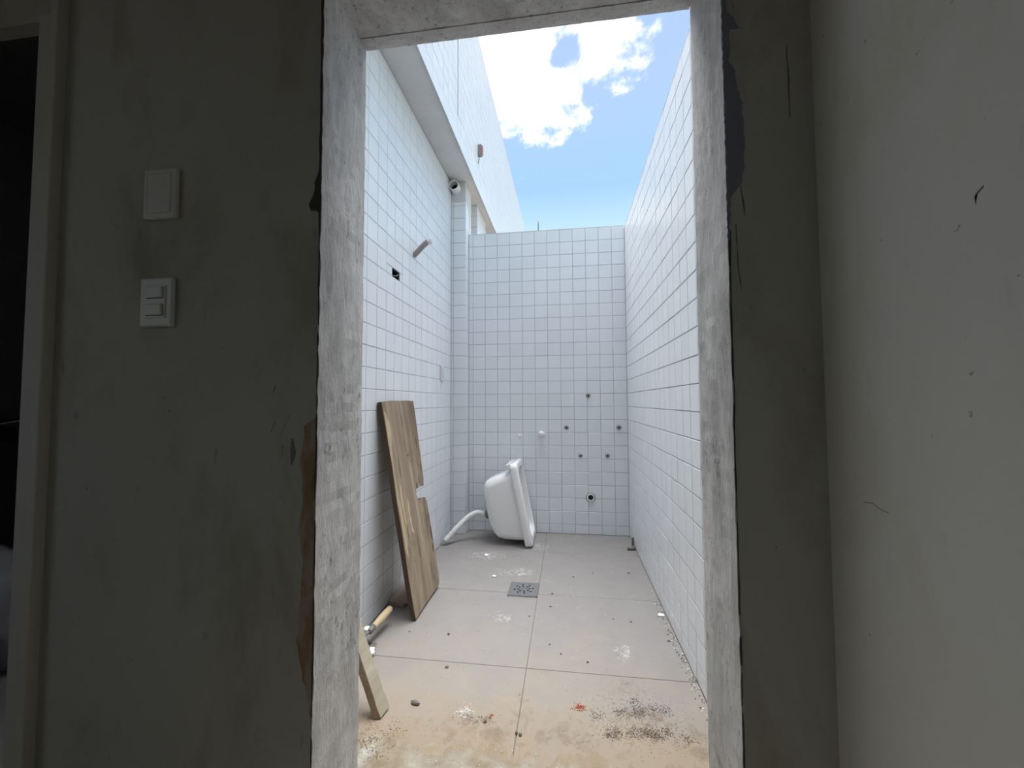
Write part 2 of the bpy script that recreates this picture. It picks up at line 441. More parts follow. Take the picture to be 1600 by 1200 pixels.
# ------------------------------------------------------------------ setting dimensions (metres)
XL, XR, YB = -0.9015, 0.4522, 3.159          # tiled faces of the yard walls
YD0, YD1 = 0.7706, 0.9506                    # door wall, inner and outer face
XJ, XK, ZLIN = -0.509, 0.2928, 1.928         # door opening
XC = 0.4455                                  # inner side wall
ZS, XF, ZT = 2.766, -0.713, 4.083            # soffit, parapet face, parapet top
ZB, ZR = 2.37, 2.352
G = 0.0013                                   # grout below tile face
T = 0.1

# ------------------------------------------------------------------ tiles
def tile_mesh(w, h, th=0.006, bev=0.0016, name='tile'):
    a, b_ = w/2, h/2
    v = [(-a, -b_, -th), (a, -b_, -th), (a, b_, -th), (-a, b_, -th),
         (-a, -b_, -bev), (a, -b_, -bev), (a, b_, -bev), (-a, b_, -bev),
         (-a+bev, -b_+bev, 0), (a-bev, -b_+bev, 0), (a-bev, b_-bev, 0), (-a+bev, b_-bev, 0)]
    f = [(8, 9, 10, 11)]
    for k in range(4):
        j = (k+1) % 4
        f += [(k, j, 4+j, 4+k), (4+k, 4+j, 8+j, 8+k)]
    me = mesh(name, v, f); me.materials.append(M['tile']); return me


TM_CACHE = {}


def get_tile(w, h):
    k = (round(w, 4), round(h, 4))
    if k not in TM_CACHE:
        TM_CACHE[k] = tile_mesh(*k)
    return TM_CACHE[k]


def project(q):
    d = Vector(q) - Vector((0, 0, CAM_Z)); z = d.dot(Fv)
    if z < 0.05:
        return None
    return (800 + FPX*d.dot(Rv)/z, 600 - FPX*d.dot(Uv)/z)


def in_door(uv):
    if uv is None:
        return False
    x, y = uv
    lx = 573 - (y-66)*16/1134; rx = 1076 + (y-10)*30/1190; ty = 66 - (x-573)*56/503
    return lx < x < rx and ty < y < 1200


def subtract(rect, hole):
    u0_, u1_, v0_, v1_ = rect; a0, a1, b0, b1 = hole
    if a0 >= u1_ or a1 <= u0_ or b0 >= v1_ or b1 <= v0_:
        return [rect]
    out = []
    if b1 < v1_: out.append((u0_, u1_, b1, v1_))
    if b0 > v0_: out.append((u0_, u1_, v0_, b0))
    c0, c1 = max(v0_, b0), min(v1_, b1)
    if a0 > u0_: out.append((u0_, a0, c0, c1))
    if a1 < u1_: out.append((a1, u1_, c0, c1))
    return out


def tile_wall(parent, origin, uax, vax, ulim, vlim, uph, vph, holes=(), limit=300, skip=None):
    """lay 10 cm tiles over a wall; the face lies at `origin`, u and v axes span it"""
    uax, vax = Vector(uax), Vector(vax); nax = uax.cross(vax); origin = Vector(origin)
    J = 0.0030
    def cuts(lim, ph):
        k = math.floor((lim[0]-ph)/T); out = []
        while ph + k*T < lim[1] - 1e-6:
            a, b_ = max(lim[0], ph+k*T), min(lim[1], ph+(k+1)*T)
            if b_-a > 0.008: out.append((a, b_))
            k += 1
        return out
    rects = []
    for a, b_ in cuts(ulim, uph):
        for c_, d in cuts(vlim, vph):
            rs = [(a, b_, c_, d)]
            for h in holes:
                rs = [q for r in rs for q in subtract(r, h)]
            rects += [r for r in rs if r[1]-r[0] > 0.006 and r[3]-r[2] > 0.006]
    scored = []
    for r in rects:
        if skip and skip(r): continue
        pts = [project(origin + uax*u + vax*v) for u, v in ((r[0], r[2]), (r[1], r[2]), (r[1], r[3]), (r[0], r[3]))]
        cc = project(origin + uax*(r[0]+r[1])/2 + vax*(r[2]+r[3])/2)
        area = 0
        if all(pts):
            area = abs(sum(pts[i][0]*pts[(i+1) % 4][1]-pts[(i+1) % 4][0]*pts[i][1] for i in range(4)))/2
        vis = any(in_door(p_) for p_ in pts + [cc])
        scored.append((area if vis else area*1e-6, r))
    scored.sort(key=lambda s: -s[0])
    base_rot = Matrix((uax, vax, nax)).transposed()
    rest_v, rest_f = [], []
    rnd = random.Random(int(abs(origin.x*1000)+abs(origin.y*77)))
    for i, (area, r) in enumerate(scored):
        w, h = r[1]-r[0]-J, r[3]-r[2]-J
        c_ = origin + uax*((r[0]+r[1])/2) + vax*((r[2]+r[3])/2) + nax*rnd.uniform(-.0004, .0004)
        rot = base_rot @ Matrix.Rotation(rnd.gauss(0, .004), 3, 'X') @ Matrix.Rotation(rnd.gauss(0, .004), 3, 'Y') @ Matrix.Rotation(rnd.gauss(0, .0015), 3, 'Z')
        mw = rot.to_4x4(); mw.translation = c_
        me = get_tile(w, h)
        if i < limit and area > 20:
            o = D.objects.new('tile', me); COL.objects.link(o); o.parent = parent; o.matrix_basis = mw
        else:
            k = len(rest_v)
            rest_v += [mw @ v.co for v in me.vertices]
            rest_f += [tuple(k+q for q in p_.vertices) for p_ in me.polygons]
    if rest_v:
        o = link('tile_field', mesh('tile_field', rest_v, rest_f), 'tile', parent); o['kind'] = 'stuff'


# ------------------------------------------------------------------ structure: ground and floor
struct(box('ground', -25, 25, 3.4, 40, -0.3, -0.12, 'earth'), 'bare earth outside the yard wall', 'ground')
fl = struct(box('floor', -1.05, 0.6, YD0, 3.3, -0.12, -0.004, 'joint'), 'large pale porcelain tiles on the yard floor', 'floor')
fx = [XL, -0.164, XR]
fy = [0.974, 1.5675, 2.1612, 2.755, YB]
for i in range(2):
    for j in range(4):
        x0, x1, y0, y1 = fx[i]+.0011, fx[i+1]-.0011, fy[j]+.0011, fy[j+1]-.0011
        cx, cy = (x0+x1)/2, (y0+y1)/2
        o = box('floor_tile', x0-cx, x1-cx, y0-cy, y1-cy, -0.010, 0.0, 'floor', fl, 0.0012, 1)
        o.location = (cx, cy, random.uniform(-.0006, 0.0))
box('floor_tile', XJ, XK, YD0+.003, YD1+.02, -0.010, 0.0, 'floor', fl, 0.0012, 1)
# rough mortar smeared before the door sill
rnd = random.Random(3)
edge = []
n = 140
for i in range(n+1):
    x = XL + (XR-XL)*i/n
    y = 1.205 + 0.02*math.sin(i*.21) + 0.012*math.sin(i*.63+1) + rnd.uniform(-.02, .02)
    edge.append((x, y))
bm = bmesh.new()
rows = 9
grid = []
for i, (x, y) in enumerate(edge):
    col_ = []
    for k in range(rows):
        f_ = k/(rows-1)
        yy = YD1 + (y-YD1)*f_
        z = 0.0045*(1-f_**2) + rnd.uniform(0, .0025)*(1-f_) + 0.0003
        if k == rows-1: z = -0.001
        col_.append(bm.verts.new((x, yy, z)))
    grid.append(col_)
for i in range(n):
    for k in range(rows-1):
        bm.faces.new((grid[i][k], grid[i+1][k], grid[i+1][k+1], grid[i][k+1]))
o = from_bm('mortar_smear', bm, 'mortar', fl, True)

# ------------------------------------------------------------------ structure: yard walls
# left wall with a cut for the electrical box (u = -Y so that the normal faces +X ... u x v = n)
hole = (1.982, 2.077, 1.6709, 1.7175)        # y0 y1 z0 z1
wl = struct(boxes('wall_left', [
    (XL-.15, XL-G, YD1, hole[0], 0, ZS), (XL-.15, XL-G, hole[1], 3.30, 0, ZS),
    (XL-.15, XL-G, hole[0], hole[1], 0, hole[2]), (XL-.15, XL-G, hole[0], hole[1], hole[3], ZS)], 'grout'),
    'white square-tiled wall under the soffit with the leaning board', 'wall')
tile_wall(wl, (XL, 0, 0), (0, 1, 0), (0, 0, 1), (YD1, 3.06), (0.0, ZS-0.012), 2.0135, 0.0709, [hole])
wr = struct(box('wall_right', XR+G, XR+.13, YD1, 3.30, 0, ZR, 'grout_dark'), 'white square-tiled free-standing wall opposite the soffit', 'wall')
tile_wall(wr, (XR, 0, 0), (0, -1, 0), (0, 0, 1), (-YB, -YD1), (0.0, ZR-.002), -1.675, 0.07)
wb = struct(box('wall_back', -0.80, XR+G, YB+G, YB+.12, 0, ZB-.002, 'grout'), 'white square-tiled end wall below the open sky', 'wall')
tile_wall(wb, (0, YB, 0), (1, 0, 0), (0, 0, 1), (-0.7834, XR), (0.0, ZB), XR-1.3, 0.07, limit=320)
for w_, nm in ((0, 0),):
    box('coping', -0.7834, XR, YB, YB+.12, ZB-.002, ZB+.004, 'plaster', wb)
    box('coping', XR, XR+.13, YD1, YB+.12, ZR-.002, ZR+.003, 'plaster', wr)
# piers
pn = struct(box('wall_pier', XL-.02, -0.7834-G, 3.06+G, 3.241, 0, 2.605, 'grout'), 'narrow white-tiled pier in the far left corner', 'pier')
tile_wall(pn, (0, 3.06, 0), (1, 0, 0), (0, 0, 1), (XL, -0.7834), (0.0, 2.605), -0.8834, 0.0709)
tile_wall(pn, (-0.7834, 0, 0), (0, 1, 0), (0, 0, 1), (3.06, 3.158), (0.0, 2.605), 3.06, 0.0709)
box('pier_head', XL-.02, -0.7834, 3.06, 3.241, 2.605, ZS, 'plaster', pn)
box('pier_flank', -0.7834-G, -0.7834, 3.241-.08, 3.241, ZB, 2.605, 'plaster', pn)
pf = struct(box('wall_pier', XL-.15, -0.780, 3.46, 3.827, 0, ZS, 'grout'), 'second tiled pier beyond the end wall', 'pier')
tile_wall(pf, (0, 3.457, 0), (1, 0, 0), (0, 0, 1), (XL-.1, -0.778), (0.0, ZS), -0.878, 0.0709)
tile_wall(pf, (-0.777, 0, 0), (0, 1, 0), (0, 0, 1), (3.457, 3.827), (0.0, ZS), 3.457, 0.0709)
struct(box('wall_recess', XL-.15, XL-.02, 3.30, 9.0, 0, ZS, 'plaster'), 'plain wall behind the far pier', 'wall')
# soffit and parapet
sf = struct(box('ceiling_soffit', XL-.15, XF-G, YD1, 9.0, ZS, ZS+.10, 'plaster'), 'plain white soffit under the tiled parapet', 'soffit')
pp = struct(box('wall_parapet', XL-.15, XF-G, YD0, 9.0, ZS+.10, ZT, 'grout_dark'), 'tall white-tiled parapet above the soffit', 'wall')
tile_wall(pp, (XF, 0, 0), (0, 1, 0), (0, 0, 1), (YD1, 9.0), (ZS-.004, ZT), 2.656, ZS-.004, [(2.570, 2.5868, 2.95, 3.62)])
box('expansion_joint', XF-G-.001, XF-.0012, 2.571, 2.586, 2.95, 3.62, 'greybox', pp)
box('coping', XL-.15, XF, YD0, 9.0, ZT, ZT+.004, 'plaster', pp)
box('drip_edge', XF-G, XF-.0005, YD1, 9.0, ZS-.010, ZS-.004, 'iron', sf)

# ------------------------------------------------------------------ structure: door wall and rooms
ZC = 2.62
XD1, XD0, ZD = -1.228, -2.05, 1.93           # dark doorway in the same wall
wd = struct(boxes('wall_door', [
    (XD1, XJ-.004, YD0, YD1, 0, ZC+.15), (XK+.004, XC+.16, YD0, YD1, 0, ZC+.15), (XJ-.004, XK+.004, YD0, YD1, ZLIN+.004, ZC+.15),
    (-3.35, XD0, YD0, YD1, 0, ZC+.15), (XD0, XD1, YD0, YD0+.03, ZD, ZC+.15)], 'paint'), 'stained painted wall around the open doorway', 'wall')
struct(box('wall_side', XC, XC+.16, -2.75, YD0, 0, ZC+.15, 'paint_side'), 'pale scuffed side wall right of the doorway', 'wall')
struct(box('wall_rear', -3.35, XC, -2.75, -2.6, 0, ZC+.15, 'paint'), 'painted wall behind the viewer', 'wall')
WY0, WY1, WZ0, WZ1 = -2.1, -0.5, 0.85, 2.15  # unseen window opening, sized to set the light in the inner room
struct(boxes('wall_far', [(-3.35, -3.2, -2.6, WY0, 0, ZC), (-3.35, -3.2, WY1, YD0, 0, ZC), (-3.35, -3.2, WY0, WY1, 0, WZ0), (-3.35, -3.2, WY0, WY1, WZ1, ZC)], 'paint'), 'painted wall with a window opening outside the view', 'wall')
struct(box('ceiling', -3.35, XC+.16, -2.75, YD0, ZC, ZC+.15, 'plaster'), 'plain ceiling of the inner room', 'ceiling')
struct(box('floor_room', -3.35, XC, -2.6, YD0, -.12, 0.0, 'floor'), 'dusty floor of the inner room', 'floor')
struct(boxes('wall_store', [(-3.35, XL-.15, 3.0, 3.15, 0, ZC+.15), (-3.35, -3.2, YD1, 3.0, 0, ZC+.15), (-3.2, XL-.15, YD1, 3.0, ZC, ZC+.15), (XL-.18, XL-.15, YD1, 3.0, 0, ZC)], 'dark_room'), 'unlit walls of the dark side room', 'wall')
struct(box('floor_store', -3.2, XL-.15, YD1, 3.0, -.12, 0.0, 'dark_room'), 'dark floor of the unlit side room', 'floor')

# rough cement reveals (each side a wobbling skin)
def skin(name, uvw, nu, nv, amp, m, parent, seed):
    """uvw(s,t,d) -> point; d = outward offset"""
    r = random.Random(seed); bm = bmesh.new(); g = []
    wob = [r.uniform(-1, 1) for _ in range(nv+1)]
    wob2 = [r.uniform(-1, 1) for _ in range(nv+1)]
    for j in range(nv+1):
        row = []
        for i in range(nu+1):
            s = i/nu; d = r.uniform(0, amp)
            if i == 0: s -= 0.012*wob[j]; d *= .3
            if i == nu: s += 0.012*wob2[j]; d *= .3
            row.append(bm.verts.new(uvw(s, j/nv, d)))
        g.append(row)
    for j in range(nv):
        for i in range(nu):
            bm.faces.new((g[j][i], g[j][i+1], g[j+1][i+1], g[j+1][i]))
    # skirt back to the wall
    for j in range(nv):
        for i, sg in ((0, -1), (nu, 1)):
            a, b_ = g[j][i], g[j+1][i]
            s = i/nu
            a2 = bm.verts.new(uvw(s, j/nv, -.004)); b2 = bm.verts.new(uvw(s, (j+1)/nv, -.004))
            bm.faces.new((a, b_, b2, a2))
    return from_bm(name, bm, m, parent, False)
dy = YD1-YD0
skin('jamb_render', lambda s, t_, d: (XJ+d-.001, YD0+dy*s, t_*(ZLIN+.003)), 8, 90, .0025, 'cement', wd, 11)
skin('jamb_render', lambda s, t_, d: (XK-d+.001, YD0+dy*s, t_*(ZLIN+.003)), 8, 90, .0025, 'cement', wd, 12)
skin('lintel_render', lambda s, t_, d: (XJ+(XK-XJ)*t_, YD0+(dy-.030)*s, ZLIN+.001-d), 8, 50, .0025, 'cement', wd, 13)
skin('lintel_edge', lambda s, t_, d: (XJ+(XK-XJ)*t_, YD1-.030+.034*s, ZLIN-.001-d), 3, 60, .002, 'cement_light', wd, 14)
# mortar lump left on the lintel edge
WALLM = Matrix(((1, 0, 0, 0), (0, 0, -1, YD0), (0, 1, 0, 0), (0, 0, 0, 1)))   # (x,z) outline on the inner face, n towards the room


def ragged(pts, step=.012, amp=.003, seed=1):
    r = random.Random(seed); out = []
    for i, a in enumerate(pts):
        b_ = pts[(i+1) % len(pts)]; k = max(1, int(math.dist(a, b_)/step))
        for q in range(k):
            f_ = q/k
            out.append((a[0]+(b_[0]-a[0])*f_+r.uniform(-amp, amp), a[1]+(b_[1]-a[1])*f_+r.uniform(-amp, amp)))
    return out
navy = [(0.294, 1.90), (0.303, 1.90), (0.303, 1.758), (0.304, 1.731), (0.316, 1.719), (0.322, 1.701), (0.306, 1.7), (0.306, 1.664), (0.304, 1.64), (0.315, 1.618), (0.318, 1.589), (0.325, 1.558), (0.325, 1.521), (0.327, 1.491), (0.326, 1.437), (0.318, 1.401), (0.302, 1.385), (0.299, 1.355), (0.297, 1.307), (0.294, 1.30)]
prism('bare_patch', ragged(navy, .006, .0018, 2), .0012, 'bitumen', WALLM, wd)
stain = [(-0.513, 0.981), (-0.538, 0.961), (-0.546, 0.889), (-0.540, 0.811), (-0.548, 0.746), (-0.538, 0.682), (-0.541, 0.593), (-0.548, 0.529), (-0.532, 0.455), (-0.516, 0.407), (-0.5115, 0.35), (-0.5115, 0.981)]
prism('rust_stain', ragged(stain, .015, .0022, 4), .0006, 'rust', WALLM, wd)
chip = [(-0.511, 1.503), (-0.517, 1.498), (-0.524, 1.475), (-0.529, 1.445), (-0.538, 1.428), (-0.531, 1.415), (-0.520, 1.412), (-0.511, 1.405)]
prism('chipped_edge', ragged(chip, .01, .0018, 5), .0010, 'scuff', WALLM, wd)
prism('dark_gap', ragged([(-0.5105, 1.90), (-0.5165, 1.90), (-0.5155, 1.50), (-0.5130, 1.20), (-0.5135, .9), (-0.5125, .2), (-0.5105, .2)], .03, .0009, 6), .0008, 'scuff', WALLM, wd)
prism('dark_gap', ragged([(0.2945, 1.32), (0.299, 1.32), (0.2975, 1.15), (0.2965, .9), (0.2965, .5), (0.296, .2), (0.2945, .2)], .03, .0009, 7), .0008, 'scuff', WALLM, wd)
for i, (pts, th_) in enumerate([([(0.318, 1.40), (0.323, 1.36), (0.324, 1.345)], .0022), ([(0.308, 1.33), (0.310, 1.25), (0.315, 1.20)], .0016), ([(0.404, 1.66), (0.405, 1.60), (0.405, 1.52)], .002), ([(-0.572, .985), (-0.590, .945)], .0018), ([(-0.605, .97), (-0.615, .945)], .0014), ([(-0.606, 1.045), (-0.612, 1.03)], .003), ([(-0.566, .935), (-0.563, .905), (-0.567, .88)], .006), ([(-0.588, .92), (-0.587, .90)], .003)]):
    l, rr = [], []
    for k, (x, z) in enumerate(pts):
        w_ = th_*(1 if 0 < k < len(pts)-1 else .35)
        l.append((x-w_, z)); rr.append((x+w_, z))
    prism('scuff_mark', ragged(l + rr[::-1], .012, .0007, 20+i), .0004, 'scuff_soft', WALLM, wd)
side = D.objects['wall_side']
SIDEM = Matrix(((0, 0, -1, XC), (1, 0, 0, 0), (0, 1, 0, 0), (0, 0, 0, 1))) @ Matrix.Diagonal((1, 1, 1, 1))
for i, (pts, th_) in enumerate([([(0.488, 1.237), (0.494, 1.234), (0.498, 1.230), (0.497, 1.223)], .0012), ([(0.689, .853), (0.67, .856), (0.655, .851), (0.640, .850)], .0005)]):
    l = [(y, z+th_) for y, z in pts]; rr = [(y, z-th_) for y, z in pts]
    prism('scuff_mark', l + rr[::-1], .0004, 'scuff_soft', SIDEM, side)

# casing of the dark doorway
dc = struct(boxes('trim_1', [(XD1-.002, -1.189, YD0-.014, YD1+.01, 0, ZD+.0), (XD0-.04, XD0, YD0-.014, YD1+.01, 0, ZD)], 'casing'), 'plain painted casing of the dark doorway', 'trim')
box('casing_lip', -1.189, -1.167, YD0-.022, YD0+.002, 0, ZC-.02, 'casing', dc, .003)

# ------------------------------------------------------------------ laundry tank (tipped on its rim)
th = math.atan2(.111, .57)
ax_a = Vector((-math.sin(th), 0, math.cos(th))); ax_c = Vector((-math.cos(th), 0, -math.sin(th))); ax_b = Vector((0, 1, 0))
TO = Vector((-0.245, 2.800, 0.0105))
tank = empty('laundry_tank', (-0.35, 2.96, 0))
tag(tank, 'white ceramic laundry tank tipped on its rim near the back wall', 'laundry sink')


def rrect(a0, a1, b0, b1, r, c_, seg=5):
    out = []
    r = min(r, (a1-a0)/2-.001, (b1-b0)/2-.001)
    for (ca, cb, st) in ((a1-r, b1-r, 0), (a0+r, b1-r, 90), (a0+r, b0+r, 180), (a1-r, b0+r, 270)):
        for k in range(seg+1):
            an = math.radians(st+90*k/seg)
            out.append(TO + ax_a*(ca+r*math.cos(an)) + ax_b*(cb+r*math.sin(an)) + ax_c*c_)
    return out


def loft(name, secs, m, parent, close_end=True, close_start=False):
    bm = bmesh.new(); rings = [[bm.verts.new(v) for v in s] for s in secs]; n_ = len(rings[0])
    for A, B in zip(rings, rings[1:]):
        for k in range(n_):
            bm.faces.new((A[k], A[(k+1) % n_], B[(k+1) % n_], B[k]))
    if close_end: bm.faces.new(rings[-1])
    if close_start: bm.faces.new(rings[0])
    o = from_bm(name, bm, m, None, True)
    return adopt(o, parent)
LB = 0.335
body = [rrect(.035, .526, .030, LB-.03, .05, .030), rrect(.036, .526, .030, LB-.03, .05, .055), rrect(.043, .517, .032, LB-.032, .055, .11), rrect(.060, .503, .036, LB-.036, .06, .195),
        rrect(.075, .494, .040, LB-.040, .06, .235), rrect(.100, .484, .048, LB-.048, .06, .258), rrect(.140, .466, .062, LB-.062, .06, .275), rrect(.19, .43, .085, LB-.085, .05, .287), rrect(.24, .36, .12, LB-.12, .04, .294)]
loft('basin', body, 'ceramic', tank)
inner = [rrect(.048, .532, .048, LB-.048, .045, .0), rrect(.056, .522, .053, LB-.053, .05, .012), rrect(.064, .505, .056, LB-.056, .05, .10), rrect(.085, .48, .062, LB-.062, .05, .21), rrect(.15, .44, .09, LB-.09, .05, .255), rrect(.22, .37, .13, LB-.13, .03, .262)]
loft('basin_inside', inner, 'ceramic', tank)
lip = [rrect(.034, .527, .029, LB-.029, .05, .048), rrect(.004, .576, .004, LB-.004, .035, .050), rrect(0, .58, 0, LB, .035, .045), rrect(0, .58, 0, LB, .035, .010), rrect(.004, .576, .004, LB-.004, .035, .002), rrect(.012, .568, .012, LB-.012, .04, 0), rrect(.040, .540, .040, LB-.040, .045, -.001), rrect(.048, .532, .048, LB-.048, .045, .002)]
loft('rim', lip, 'ceramic', tank, False)
bk = boxes('back_ledge', [(0, .03, .03, LB-.03, 0, .035)], 'ceramic')
bk.matrix_world = Matrix((( ax_a.x, 0, ax_c.x, TO.x+ax_a.x*.548+ax_c.x*.048), (0, 1, 0, TO.y), (ax_a.z, 0, ax_c.z, TO.z+ax_a.z*.548+ax_c.z*.048), (0, 0, 0, 1)))
adopt(bk, tank)
# hollow ridges of the washboard inside
dp = TO + ax_a*.235 + ax_b*(LB/2) + ax_c*.288
adopt(tube('drain_nut', [dp, dp+ax_c*.012, dp+ax_c*.03, dp+ax_c*.034], [.034, .034, .030, .02], 'iron', None, 20), tank)
# corrugated drain hose
import bisect
ctl = [dp+ax_c*.035, dp+ax_c*.055+Vector((0, 0, .008)), Vector((-0.672, 2.955, .192)), Vector((-0.725, 2.93, .170)), Vector((-0.780, 2.888, .122)), Vector((-0.830, 2.845, .070)), Vector((-0.868, 2.805, .028))]


def catmull(ps, per=20):
    out = []
    q = [ps[0]*2-ps[1]] + ps + [ps[-1]*2-ps[-2]]
    for i in range(1, len(q)-2):
        for k in range(per):
            t_ = k/per
            out.append(0.5*((2*q[i]) + (q[i+1]-q[i-1])*t_ + (2*q[i-1]-5*q[i]+4*q[i+1]-q[i+2])*t_*t_ + (3*q[i]-q[i-1]-3*q[i+1]+q[i+2])*t_**3))
    out.append(ps[-1]); return out
path = catmull(ctl, 24)
rad = []
for i, p_ in enumerate(path):
    f_ = i/len(path)
    amp = .0032 if f_ > .78 or f_ < .12 else .0010
    rad.append(.0185 + amp*math.sin(i*2*math.pi/4.0))
hose = tube('drain_hose', path, rad, 'pvc', None, 18); 
tag(hose, 'white corrugated drain hose running from the tipped tank to the floor', 'hose')
cf = tube('hose_collar', [path[4], path[8], path[16], path[20]], [.022, .025, .025, .021], 'pvc', hose, 18)

# ------------------------------------------------------------------ leaning board
lean = math.atan(.173)
BM = Matrix(((0, -math.sin(lean), math.cos(lean), -0.70), (1, 0, 0, 0), (0, math.cos(lean), math.sin(lean), 0), (0, 0, 0, 1)))
o_pts = [(1.817, 1.027), (1.93, 1.033), (2.034, 1.032), (2.14, 1.034), (2.218, 1.032), (2.218, 0.954), (2.206, 0.784), (2.195, 0.654), (2.188, 0.591), (2.174, 0.556), (2.13, .562), (2.065, 0.56), (2.054, 0.535), (2.068, 0.504), (2.12, .500), (2.172, 0.492), (2.183, 0.465), (2.187, 0.352), (2.191, 0.193), (2.190, 0.058), (2.182, 0.025), (2.15, .014), (2.062, 0.016), (1.974, 0.014), (1.877, 0.008), (1.826, 0.006), (1.821, 0.05), (1.817, 0.196), (1.819, 0.313), (1.815, 0.566), (1.820, 0.646), (1.822, 0.723), (1.820, 0.796), (1.819, 0.906), (1.815, 0.98)]
bd = D.objects.new('leaning_board', None); COL.objects.link(bd); bd.empty_display_size = .05
bd.location = (-.71, 2.0, 0)
tag(bd, 'weathered brown wooden board with a broken notch leaning on the left tiled wall', 'board')
pl = prism('plank', [(a, b_) for a, b_ in o_pts], .024, 'board', BM @ Matrix.Translation((0, 0, -.024)), None, .0018)
pl.data.materials.append(M['board_edge'])
for p_ in pl.data.polygons:
    if abs(p_.normal.z) < .75: p_.material_index = 1
# local coordinates of the plank shift so the grain follows its length
adopt(pl, bd)
# pale bare strip where the surface tore off, near the left edge
strip = [(1.824, .985), (1.845, .97), (1.862, .93), (1.868, .88), (1.858, .82), (1.846, .79), (1.838, .70), (1.840, .60), (1.848, .52), (1.858, .44), (1.862, .36), (1.852, .30), (1.842, .26), (1.832, .33), (1.828, .45), (1.826, .6), (1.826, .74), (1.822, .86)]
s_ = prism('bare_strip', ragged(strip, .02, .003, 9), .0008, 'board_pale', BM, None); adopt(s_, bd)
s_ = prism('bare_strip', ragged([(1.93, .56), (1.945, .50), (1.94, .42), (1.955, .36), (1.93, .38), (1.92, .46)], .02, .004, 10), .0006, 'board_pale', BM, None); adopt(s_, bd)
for i, (cx_, cy_, w_, h_c) in enumerate([(2.165, .80, .004, .035), (2.172, .30, .010, .05), (2.165, .22, .007, .03), (2.17, .38, .005, .03), (2.02, .93, .003, .03), (2.12, .60, .006, .025), (2.08, .575, .008, .02), (1.885, .40, .003, .06), (1.90, .70, .003, .05), (2.10, .12, .003, .06), (1.99, .30, .0025, .08), (2.17, .66, .006, .03)]):
    ck = [(cx_-w_*.3, cy_+h_c), (cx_+w_, cy_+h_c*.3), (cx_+w_*.7, cy_-h_c*.5), (cx_, cy_-h_c), (cx_-w_, cy_-h_c*.2)]
    s_ = prism('crack', ragged(ck, .012, w_*.25, 50+i), .0005, 'crack', BM, None); adopt(s_, bd)
s_ = prism('bare_strip', ragged([(1.87, .66), (1.885, .60), (1.878, .50), (1.89, .44), (1.872, .40), (1.862, .50), (1.866, .60)], .02, .004, 16), .0006, 'board_pale', BM, None); adopt(s_, bd)
nh = disc('nail_hole', (0, 0, 0), (0, 0, 1), .0045, .0006, 'void', None, 12); nh.matrix_world = BM @ Matrix.Translation((2.02, .745, 0)); adopt(nh, bd)  # flat dark disc painted as the shade of a small hole
# scrap of plank on the floor behind it
sc_pts = ragged([(-0.893, 1.952), (-0.805, 1.935), (-0.786, 1.965), (-0.790, 2.10), (-0.80, 2.19), (-0.893, 2.20)], .03, .004, 12)
sp_ = prism('scrap_board', sc_pts, .020, 'scrap', Matrix.Translation((0, 0, 0.0005)), None, .0015)
tag(sp_, 'short dark wood scrap lying on the floor behind the leaning board', 'wood scrap')

# ------------------------------------------------------------------ batten leaning by the door jamb
d = Vector((-.1, .028, .203)); b0 = Vector((-.599, 1.259, .004)); wv = Vector((.008, .047, 0.004)); tv = Vector((-.022, -.004, -.004))
k = 2.62
vs = []
for e in (0, 1):
    for a in (Vector(), wv, wv+tv, tv):
        vs.append(b0 + a + d*k*e)
bm = bmesh.new(); v_ = [bm.verts.new(v) for v in vs]
for f_ in ((0, 1, 2, 3), (4, 7, 6, 5), (0, 4, 5, 1), (1, 5, 6, 2), (2, 6, 7, 3), (3, 7, 4, 0)):
    bm.faces.new([v_[i] for i in f_])
# subdivide along its length so the edges waver
le = [e for e in bm.edges if abs((e.verts[0].co-e.verts[1].co).length - (d*k).length) < .001]
bmesh.ops.subdivide_edges(bm, edges=le, cuts=18, use_grid_fill=True)
r = random.Random(5)
for v in bm.verts:
    v.co += Vector((r.uniform(-1, 1), r.uniform(-1, 1), 0))*.0012
bmesh.ops.bevel(bm, geom=[e for e in bm.edges if e.calc_face_angle(0) > .8], offset=.0012, segments=1, affect='EDGES')
bt = from_bm('batten', bm, 'timber')
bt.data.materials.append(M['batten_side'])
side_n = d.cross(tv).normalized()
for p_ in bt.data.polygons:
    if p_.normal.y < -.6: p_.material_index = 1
tag(bt, 'pale straight wooden batten leaning beside the left door jamb', 'batten')

# ------------------------------------------------------------------ trowel
tr = empty('trowel', (-.82, 1.62, 0)); tag(tr, 'bricklaying trowel with pale wooden handle on the floor by the batten', 'trowel')
A = Vector((-.822, 1.640, .060)); B = Vector((-.806, 1.785, .075))
hd = (B-A)
prof = [(0, .0105), (.06, .0125), (.25, .0135), (.5, .0165), (.75, .0155), (.93, .0145), (.985, .011), (1.0, .004)]
h_ = tube('handle', [A+hd*f_ for f_, _ in prof], [q for _, q in prof], 'handle', None, 16); adopt(h_, tr)
u_ = hd.normalized()
adopt(tube('ferrule', [A-u_*.022, A-u_*.018, A-u_*.002, A+u_*.012], [.009, .0125, .0138, .0132], 'iron', None, 16), tr)
tg = catmull([A-u_*.018, A-u_*.045+Vector((-.004, 0, .0)), A-u_*.050+Vector((-.002, .012, -.022)), Vector((-.823, 1.622, .020)), Vector((-.820, 1.632, .006))], 8)
adopt(tube('tang', tg, .0052, 'iron', None, 10), tr)
bl_ = [(-.865, 1.636), (-.800, 1.640), (-.772, 1.560), (-.790, 1.50), (-.83, 1.42), (-.872, 1.50), (-.885, 1.58)]
bld = prism('blade', bl_, .0022, 'iron', Matrix.Translation((0, 0, .004)), None, .0005); adopt(bld, tr)
